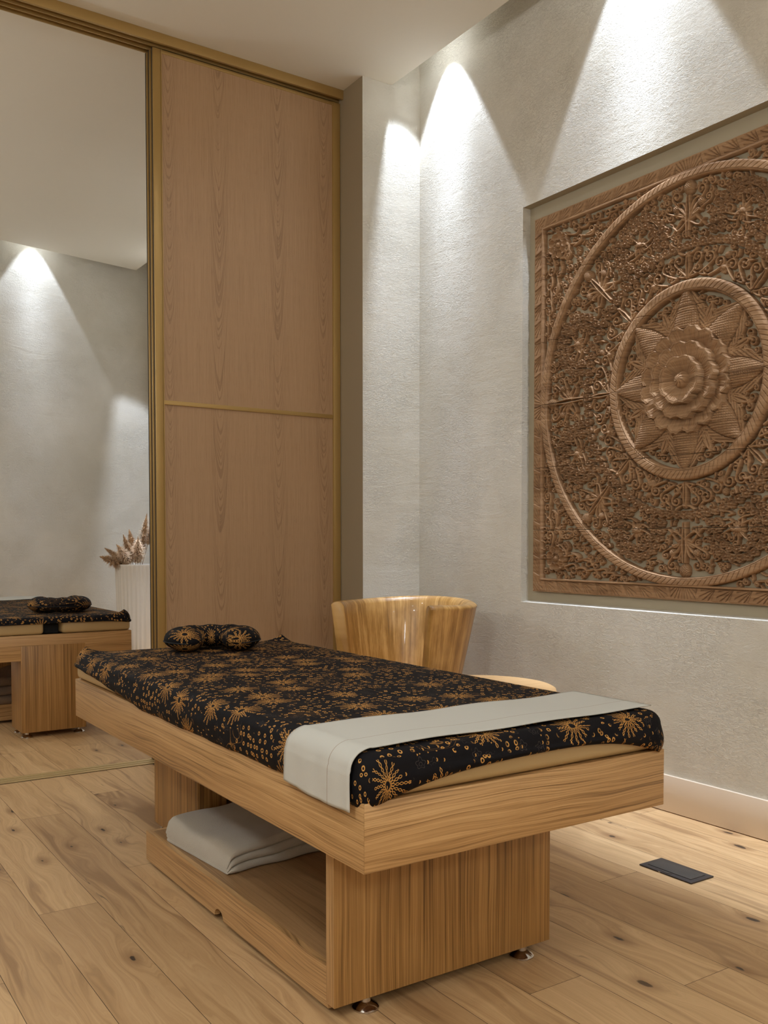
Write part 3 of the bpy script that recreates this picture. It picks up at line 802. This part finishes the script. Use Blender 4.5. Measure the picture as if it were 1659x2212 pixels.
pl = [(-.9, -.15, .30, .02, .20, .062, 'pampas plume drooping lowest over the left rim of the white vase'),
      (-.62, -.3, .75, .02, .18, .062, 'fluffy pampas plume leaning left just above the lowest one in the vase'),
      (-.42, -.1, 1.2, .03, .20, .050, 'brown pampas plume rising at half left from the white vase'),
      (-.12, -.4, .9, .02, .20, .065, 'pale broad pampas plume at the front of the white vase'),
      (.12, -.2, 1.3, .08, .30, .055, 'tall pampas plume standing beside the door frame edge'),
      (.32, -.1, 1.2, .16, .36, .060, 'tallest pampas plume in the vase, half hidden by the door frame'),
      (-.1, .3, 1.1, .05, .22, .055, 'pampas plume at the back of the vase behind the pale one'),
      (-.6, .15, .45, .02, .19, .055, 'dark pampas plume lying back towards the far wall')]
for k, (dx, dy, dz, ls, lp, w_, lab) in enumerate(pl):
    o = plume((vx+dx*.09, vy+dy*.07, .815), (dx, dy, dz), ls, lp, w_, k, MAT['pampas2'] if k in (1, 3) else MAT['pampas'])
    o['label'] = lab; o['group'] = 'pampas plumes in the vase'

# ------------------------------------------------------------------ carved mandala panel in the niche
HALF = .8; RES = .00125
NG = int(2*HALF/RES)+1
U, Vv = np.meshgrid(np.linspace(-HALF, HALF, NG), np.linspace(-HALF, HALF, NG))
RR = np.hypot(U, Vv); TH = np.arctan2(Vv, U)
HF = np.zeros_like(U)
def win(x, y, r):
    i0 = max(0, int((y-r+HALF)/RES)); i1 = min(NG, int((y+r+HALF)/RES)+2)
    j0 = max(0, int((x-r+HALF)/RES)); j1 = min(NG, int((x+r+HALF)/RES)+2)
    return slice(i0, i1), slice(j0, j1)
def blob(x, y, w, h, z0=0.004, fn=None):
    a, b = win(x, y, w*1.15)
    if a.start >= a.stop or b.start >= b.stop: return
    dx = U[a, b]-x; dy = Vv[a, b]-y; q = np.hypot(dx, dy)/w
    prof = np.where(q < 1, z0+h*np.sqrt(np.clip(1-q*q, 0, 1)), 0)
    if fn is not None: prof = fn(dx, dy, q, prof)
    HF[a, b] = np.maximum(HF[a, b], prof)
def stroke(pts, w0, w1, h, z0=.004):
    pts = np.asarray(pts); d = np.r_[0, np.cumsum(np.hypot(*np.diff(pts, axis=0).T))]
    n = max(3, int(d[-1]/(RES*1.3))); s = np.linspace(0, d[-1], n)
    xs = np.interp(s, d, pts[:, 0]); ys = np.interp(s, d, pts[:, 1])
    for k in range(n):
        t = k/(n-1); w_ = w0+(w1-w0)*t
        blob(xs[k], ys[k], w_, h*(.6+.4*w_/max(w0, w1)), z0)
def spiral(cx, cy, r, a0, turns, dr, w, h=.017, tail=None, ball=True):
    n = 26; pts = []
    for k in range(n):
        t = k/(n-1); a = a0+dr*turns*2*PI*t; q = r*(1-.72*t)
        pts.append((cx+q*math.cos(a), cy+q*math.sin(a)))
    if tail is not None: pts = [tail, ((tail[0]+pts[0][0])/2+(pts[1][0]-pts[0][0])*-.5, (tail[1]+pts[0][1])/2+(pts[1][1]-pts[0][1])*-.5)]+pts
    stroke(pts, w*1.22, w*.8, h)
    if ball: blob(pts[-1][0], pts[-1][1], w*1.6, h*1.05)
def petals(cx, cy, r, np_=5, h=.015, rot=0.0):
    def fn(dx, dy, q, prof):
        best = np.full(dx.shape, 9.)
        lr = r*(.47 if np_ <= 5 else .30); ld = r*(.53 if np_ <= 5 else .68)
        for k in range(np_):
            a = rot+2*PI*k/np_
            best = np.minimum(best, np.hypot(dx-ld*math.cos(a), dy-ld*math.sin(a))/lr)
        z = np.where(best < 1, .011+h*(.05+.95*best**2.5), 0)
        z = np.where((q < .40) & (z == 0), .011, z)
        z = np.where(q < .24, .012+h*(.25+.65*np.sqrt(np.clip(1-(q/.25)**2, 0, 1))), z)
        return z
    blob(cx, cy, r, h, fn=fn)
def cone(cx, cy, r, rot=0.0, h=.021):
    def fn(dx, dy, q, prof):
        c, s_ = math.cos(rot), math.sin(rot); x = dx*c+dy*s_; y = -dx*s_+dy*c
        q2 = np.hypot(x/1.0, y/.82)/r
        z = np.where(q2 < 1, .005+h*np.sqrt(np.clip(1-q2*q2, 0, 1)), 0)
        hatch = ((np.abs(((x+y)/.0075) % 1-.5) < .13) | (np.abs(((x-y)/.0075) % 1-.5) < .13))
        return np.where((q2 < .9) & hatch, z-.0055, z)
    blob(cx, cy, r*1.02, h, fn=fn)
def flowerhead(cx, cy, r, rot, h=.02):
    def fn(dx, dy, q, prof):
        a = np.arctan2(dy, dx)-rot; n_ = 14
        lim = .82+.18*np.abs(np.cos(n_*a/2))
        z = np.where(q/lim < 1, .006+h*.6*(1-.4*q)-.004*(np.abs(np.sin(n_*a/2)) > .95), 0)
        return np.where(q < .45, .008+h*np.sqrt(np.clip(1-(q/.5)**2, 0, 1))-.002*(np.abs(np.sin(n_*a)) > .8), z)
    blob(cx, cy, r, h, fn=fn)
def leafy(p, a, L, w, h=.016, curl=.6, n=18):
    """curling frond from p heading a, ending in a little ball"""
    pts = []; x, y = p; aa = a; sg = 1 if curl >= 0 else -1; tot = sg*(1.3+abs(curl)*.9)
    for k in range(n): pts.append((x, y)); x += L/n*math.cos(aa); y += L/n*math.sin(aa); aa += tot/n*3*(k/n)**2
    pts = np.array(pts); d = np.repeat(np.arange(n), 3)/n
    fx = np.interp(np.linspace(0, n-1, 3*n), np.arange(n), pts[:, 0]); fy = np.interp(np.linspace(0, n-1, 3*n), np.arange(n), pts[:, 1])
    for k in range(3*n):
        t = k/(3*n); blob(fx[k], fy[k], w*(.45+.75*math.sin(PI*min(1, t*.9+.05))), h)
    blob(pts[-1][0], pts[-1][1], w*1.05, h*1.15)
def pol(r, deg): return (r*math.cos(math.radians(deg)), r*math.sin(math.radians(deg)))

for k in range(8):
    ax = 45*k
    def Q(r, d, ax=ax): return pol(r, ax+d)
    A = math.radians(ax)
    for sgn in (-1, 1):
        D = lambda r, d: Q(r, sgn*d)
        # scrollwork between the small ring and the garland
        stroke([D(.368, .6), D(.42, .9), D(.455, .3)], .0042, .005, .018)
        def sp(r, d, rad, a_in, turns=1.15, w=.0046, tail=None, dirn=1, h=.016):
            c = D(r, d); spiral(c[0], c[1], rad, A+sgn*a_in, turns, sgn*dirn, w, h, tail)
        sp(.437, 5.2, .021, 2.6, tail=D(.375, 1.0), dirn=-1)
        sp(.398, 5.6, .018, 3.2, tail=D(.372, 1.4), dirn=1, w=.004)
        sp(.430, 12.0, .024, 2.2, tail=D(.38, 7.8), dirn=-1)
        sp(.388, 12.3, .016, 3.6, tail=D(.375, 8.0), dirn=1, w=.004)
        sp(.415, 18.6, .022, 2.4, tail=D(.37, 14.0), dirn=-1)
        leafy(D(.452, 1.5), A+sgn*1.2, .05, .006, curl=-sgn*1.2)
        leafy(D(.455, 8.5), A+sgn*2.2, .035, .005, curl=sgn*1.2)
        leafy(D(.445, 17), A+sgn*.4, .04, .005, curl=sgn*1.6)
        # scrolls between the pointed leaves inside the small ring
        sp(.286, 19.0, .017, 2.6, tail=D(.22, 21.5), dirn=-1, w=.004)
        sp(.292, 12.6, .013, 3.3, tail=D(.25, 17.5), dirn=1, w=.0036)
        sp(.253, 17.6, .011, 2.6, tail=D(.215, 20.0), dirn=-1, w=.0034)
        leafy(D(.235, 20.5), A+sgn*.42, .055, .0055, curl=sgn*.5)
        # bouquet towards the outer ring
        stroke([D(.515, .5), D(.60, .8), D(.66, .4)], .005, .004, .02)
        stroke([D(.575, .4), D(.585, 3.0), D(.56, 5.6), D(.540, 8.2), D(.545, 10.0)], .0075, .0050, .014)
        stroke([D(.570, .5), D(.553, 3.2), D(.548, 5.0), D(.568, 6.8)], .0055, .004, .018)
        leafy(D(.585, .6), A+sgn*.20, .085, .0052, .015, curl=sgn*1.4)
        leafy(D(.585, .9), A+sgn*.45, .070, .0050, .015, curl=sgn*1.8)
        leafy(D(.583, 1.2), A+sgn*.75, .055, .0048, .015, curl=sgn*2.2)
        sp(.672, 4.6, .020, 2.4, tail=D(.60, 1.6), dirn=-1, w=.0045)
        sp(.640, 7.6, .015, 2.6, tail=D(.59, 2.2), dirn=-1, w=.004)
        sp(.690, 8.4, .014, .6, dirn=1, w=.0036)
        c = D(.628, 4.9); cone(c[0], c[1], .0175, A)
        # lobe filling
        sp(.545, 16.2, .017, 1.2, tail=D(.555, 21), dirn=-1, w=.004)
        sp(.590, 17.0, .018, 4.4, tail=D(.575, 21.6), dirn=1, w=.004)
        sp(.628, 20.0, .013, .5, tail=D(.60, 22), dirn=-1, w=.0036)
        leafy(D(.56, 19.5), A+sgn*.8, .04, .0055, curl=sgn*1.0)
        sp(.705, 13.5, .011, 2.0, dirn=1, w=.0032)
    c = Q(.690, 0); cone(c[0], c[1], .027, A, .024)
    c = Q(.452, 0); flowerhead(c[0], c[1], .013, A)
    # lobe flower and the two rows of little blossoms round it
    la = ax+22.5; lc = pol(.585, la); flowerhead(lc[0], lc[1], .030, math.radians(la)+PI)
    lobe = []
    for rad, cnt, spn in ((.086, 13, 125), (.120, 17, 120)):
        for q in range(cnt):
            a = math.radians(la-spn+2*spn*q/(cnt-1))
            x = lc[0]-.012*math.cos(math.radians(la))+rad*math.cos(a)*.95; y = lc[1]-.012*math.sin(math.radians(la))+rad*math.sin(a)*.95
            r_ = math.hypot(x, y)
            if .512 < r_ < .703: lobe.append((x, y, a))
    for x, y, a in lobe:
        wa, wb = win(x, y, .016); HF[wa, wb] = np.where(np.hypot(U[wa, wb]-x, Vv[wa, wb]-y) < .0155, 0, HF[wa, wb])
    for x, y, a in lobe: petals(x, y, .0148, 5, .0145, a)
    pts = []
    for q in range(40):
        a = math.radians(la-112+224*q/39); pts.append((lc[0]-.012*math.cos(math.radians(la))+.100*math.cos(a), lc[1]-.012*math.sin(math.radians(la))+.100*math.sin(a)))
    stroke(pts, .0035, .0035, .013)
    c = pol(.442, la); cone(c[0], c[1], .0150, A)
    c = pol(.400, la); flowerhead(c[0], c[1], .021, A, .018)
    c = pol(.285, la); blob(c[0], c[1], .010, .016)
HF = np.where(np.abs(RR-.489) < .0185, 0, HF)
for q in range(92):                                   # the garland ring
    a = 2*PI*q/92; r_ = .489-.004*math.cos(8*a); petals(r_*math.cos(a), r_*math.sin(a), .0162, 5, .015, a)
# corners outside the big ring
for sx in (-1, 1):
    for sy in (-1, 1):
        petals(sx*.655, sy*.655, .056, 9, .016, 0); flowerhead(sx*.655, sy*.655, .030, 0, .022)
        for m_ in (0, 1):
            def C(x, y, m_=m_): return (sx*(x if m_ == 0 else y), sy*(y if m_ == 0 else x))
            hand = sx*sy*(1 if m_ == 0 else -1)
            ang0 = math.atan2(sy, sx)
            for (x, y, rad) in ((.700, .560, .024), (.655, .540, .018), (.710, .500, .020), (.672, .475, .020), (.715, .440, .018), (.712, .390, .019), (.722, .345, .014), (.690, .620, .014), (.610, .600, .017), (.728, .300, .010)):
                p = C(x, y); t_ = C(x-.012, y+.045)
                spiral(p[0], p[1], rad, ang0+hand*2.2, 1.1, hand, .0045, .016, t_)
            for (x, y, a_) in ((.60, .63, -.9), (.63, .57, -1.3), (.69, .53, -1.5), (.66, .50, -1.5)):
                p = C(x, y); dvec = C(math.cos(a_), math.sin(a_)); leafy(p, math.atan2(dvec[1], dvec[0]), .06, .006, curl=hand*.8)
# fill what is still empty with small curls
cnt = 0
for _ in range(9000):
    x, y = rng.uniform(-.735, .735, 2); r_ = math.hypot(x, y)
    if r_ < .20 or .300 < r_ < .372 or .700 < r_ < .762: continue
    a, b = win(x, y, .014)
    if (HF[a, b] > .002).mean() > .32: continue
    rad = rng.uniform(.011, .015); spiral(x, y, rad, rng.uniform(0, 6.28), 1.0, rng.choice([-1, 1]), .0037, .013); cnt += 1
    if cnt > 600: break
for _ in range(5000):
    x, y = rng.uniform(-.735, .735, 2); r_ = math.hypot(x, y)
    if r_ < .20 or .310 < r_ < .362 or .710 < r_ < .752: continue
    a, b = win(x, y, .008)
    if (HF[a, b] > .002).mean() > .12: continue
    blob(x, y, .0048, .012)
    leafy((x, y), rng.uniform(0, 6.28), .022, .0036, .012, rng.uniform(-1.5, 1.5), 8)
HF *= .98
# pointed hatched leaves
for k in range(8):
    a = k*PI/4; X_ = U*math.cos(a)+Vv*math.sin(a); Y_ = -U*math.sin(a)+Vv*math.cos(a)
    t = np.clip((X_-.10)/(.333-.10), 0, 1)
    def prof(s): return .078*np.sin(PI*np.clip(.18+.82*t, 0, 1))**.85*s
    wd = .074*np.clip(1-((t-.35)/.65).clip(0, 1)**1.9, 0, 1)*(.75+.25*np.minimum(1, t/.3))
    fea = wd*(1+.10*np.abs(np.sin(t*34)))+.009*(t < .97)
    m = (X_ > .10) & (X_ < .334)
    out = m & (np.abs(Y_) < fea)
    z = .016+.003*(1-np.abs(Y_)/np.maximum(fea, 1e-4))-.006*(np.abs(np.sin((X_*.8+np.abs(Y_))*230)) > .86)
    HF = np.where(out, np.maximum(HF, z), HF)
    q = np.abs(Y_)/np.maximum(wd*.78, 1e-4)
    ins = m & (q < 1) & (t < .93)
    h = .014+.018*np.sqrt(np.clip(1-q*q, 0, 1))
    hatch = (np.abs((U/.0086) % 1-.5) < .17) | (np.abs((Vv/.0086) % 1-.5) < .17)
    h = np.where(hatch & (q < .93), h-.0058, h)
    h = np.where((q > .91), .006, h)
    HF = np.where(ins, h, HF)
# rings with slanted rope cuts
for r0, r1, h, nr in ((.316, .360, .020, 110), (.714, .750, .018, 200)):
    q = (RR-(r0+r1)/2)/((r1-r0)/2); m = np.abs(q) < 1
    z = .010+h*np.clip(1-np.abs(q)**7*.6, 0, 1)-.004*(q < 0)*0
    cut = (np.abs(((TH/(2*PI)*nr)+q*.8) % 1-.5) < .07) & (q > -.55)
    z = np.where(cut & (np.abs(q) < .97), z-.0035, z)
    z = np.where((q < -.58) & (q > -.70), z-.004, z)
    HF = np.where(m, np.maximum(z, HF*(RR < r0+.004)), HF)
# border
AX = np.maximum(np.abs(U), np.abs(Vv)); m = AX > .742
al = np.where(np.abs(U) > np.abs(Vv), Vv, U); q = (AX-.742)/(.8-.742)
cell = .074; s = np.abs(al)-.055; ci = np.floor(s/cell); cu = s/cell-ci
z = np.full_like(U, .022)
slant = cu+.30*(q-.5)-.0
lf = (slant % 1)
z = z-.008*(lf < .05)+.006*(1-lf)-.003
fan = np.arctan2((q-.12)*.058, (1.02-lf)*cell)
z = z-.0050*((np.abs(np.sin(fan*9)) > .90) & (lf > .25) & (q < .92))
cen = np.abs(al) < .055
z = np.where(cen, .024-.0055*(np.abs(np.sin(np.arctan2(q*.058+.02, al)*16)) > .9), z)
z = np.where(q < .12, .028, z); z = np.where((q > .12) & (q < .17), .015, z); z = np.where(q > .90, .019, z)
HF = np.where(m, z, HF)
HF = np.where(RR < .190, .008, HF)
HF = np.minimum(np.where(AX < .742, HF*1.12, HF), .0395)
HF += .0006*vnoise(HF.shape, (60, 60), 5)*(HF > .003)
CYp, CZp, XBK = 2.215, 1.583, XW+ND-.0005
panel = thing('carved_wall_panel', 'square carved wooden mandala panel hanging in the wall niche', 'wall carving', (XBK, CYp, CZp))
nb = 6; hb = 2*HALF/nb
for k in range(nb):
    i0 = int(round((k*hb)/RES)); i1 = int(round(((k+1)*hb)/RES))
    h = HF[i0:i1+1]; uu = U[i0:i1+1].copy(); vv = Vv[i0:i1+1].copy()
    h = h.copy(); vv[0] += .0009; vv[-1] -= .0009
    solid = h > .0015
    h[[0, -1]] *= .55
    R_, C_ = h.shape
    P = np.stack([-h, -uu, vv], -1)
    i = np.arange(R_-1)[:, None]*C_; j = np.arange(C_-1)[None, :]
    quad = np.stack([i+j, i+j+1, i+C_+j+1, i+C_+j], -1).reshape(-1, 4)
    keep = (solid[:-1, :-1] | solid[1:, :-1] | solid[:-1, 1:] | solid[1:, 1:]).reshape(-1)
    quad = quad[keep]
    used = np.unique(quad); remap = np.zeros(R_*C_, dtype=np.int64); remap[used] = np.arange(len(used))
    quad = remap[quad][:, ::-1]; co = P.reshape(-1, 3)[used]
    me = bpy.data.meshes.new('carved_board')
    me.vertices.add(len(co)); me.vertices.foreach_set('co', co.astype(np.float32).reshape(-1))
    me.loops.add(quad.size); me.loops.foreach_set('vertex_index', quad.reshape(-1).astype(np.int32))
    me.polygons.add(len(quad)); me.polygons.foreach_set('loop_start', np.arange(0, quad.size, 4, dtype=np.int32))
    me.update(calc_edges=True)
    me.polygons.foreach_set('use_smooth', np.ones(len(quad), dtype=bool))
    link('carved_board', me, MAT['teak'], panel)
# raised lotus at the middle, three tiers of petals round a bud
NA, NR_ = 720, 170
A_ = np.linspace(0, 2*PI, NA, endpoint=False); Rr = np.linspace(0, .196, NR_)
RG, AG = np.meshgrid(Rr, A_, indexing='ij')
HL = np.zeros_like(RG)
tiers = [(.194, 16, .004, .033, .0), (.140, 12, .016, .045, .13), (.088, 8, .028, .057, .0)]
prev_h = None
for R0, n_, lo, hi, rot in tiers:
    a = AG+rot
    sc = 1-.13*(1-np.abs(np.sin(n_*a/2))**.42)+.012*np.cos(n_*a*3)
    lim = R0*sc; q = RG/lim
    q0 = (R0-.058)/R0
    t = np.clip((q-q0)/(1-q0), 0, 1)
    z = lo+(hi-lo)*t**.8
    z = z-.0022*((np.abs(np.sin(n_*a*3.5+.3*np.sin(n_*a))) > .93) & (t > .05) & (t < .72))
    z = z-.0060*(np.abs(np.sin(n_*a/2)) < .07)*t
    z = np.where(t > .93, z-.0018, z); z = np.where((t > .86) & (t < .90), z-.0022, z)
    HL = np.where(q < 1, z, HL)
qb = RG/.030
HL = np.where(qb < 1, .028+.030*np.sqrt(np.clip(1-qb*qb, 0, 1))-.004*(np.abs(np.sin(AG*4+qb*5)) > .85), HL)
P = np.stack([-(.011+HL), -RG*np.cos(A_)[None, :], RG*np.sin(A_)[None, :]], -1)
P = np.concatenate([P, P[-1:]*np.array([0, 1, 1])+np.array([-.004, 0, 0])], 0)
o = grid('lotus_flower', P[:, ::-1], MAT['teak'], panel, closed=True)

print('curls', cnt)
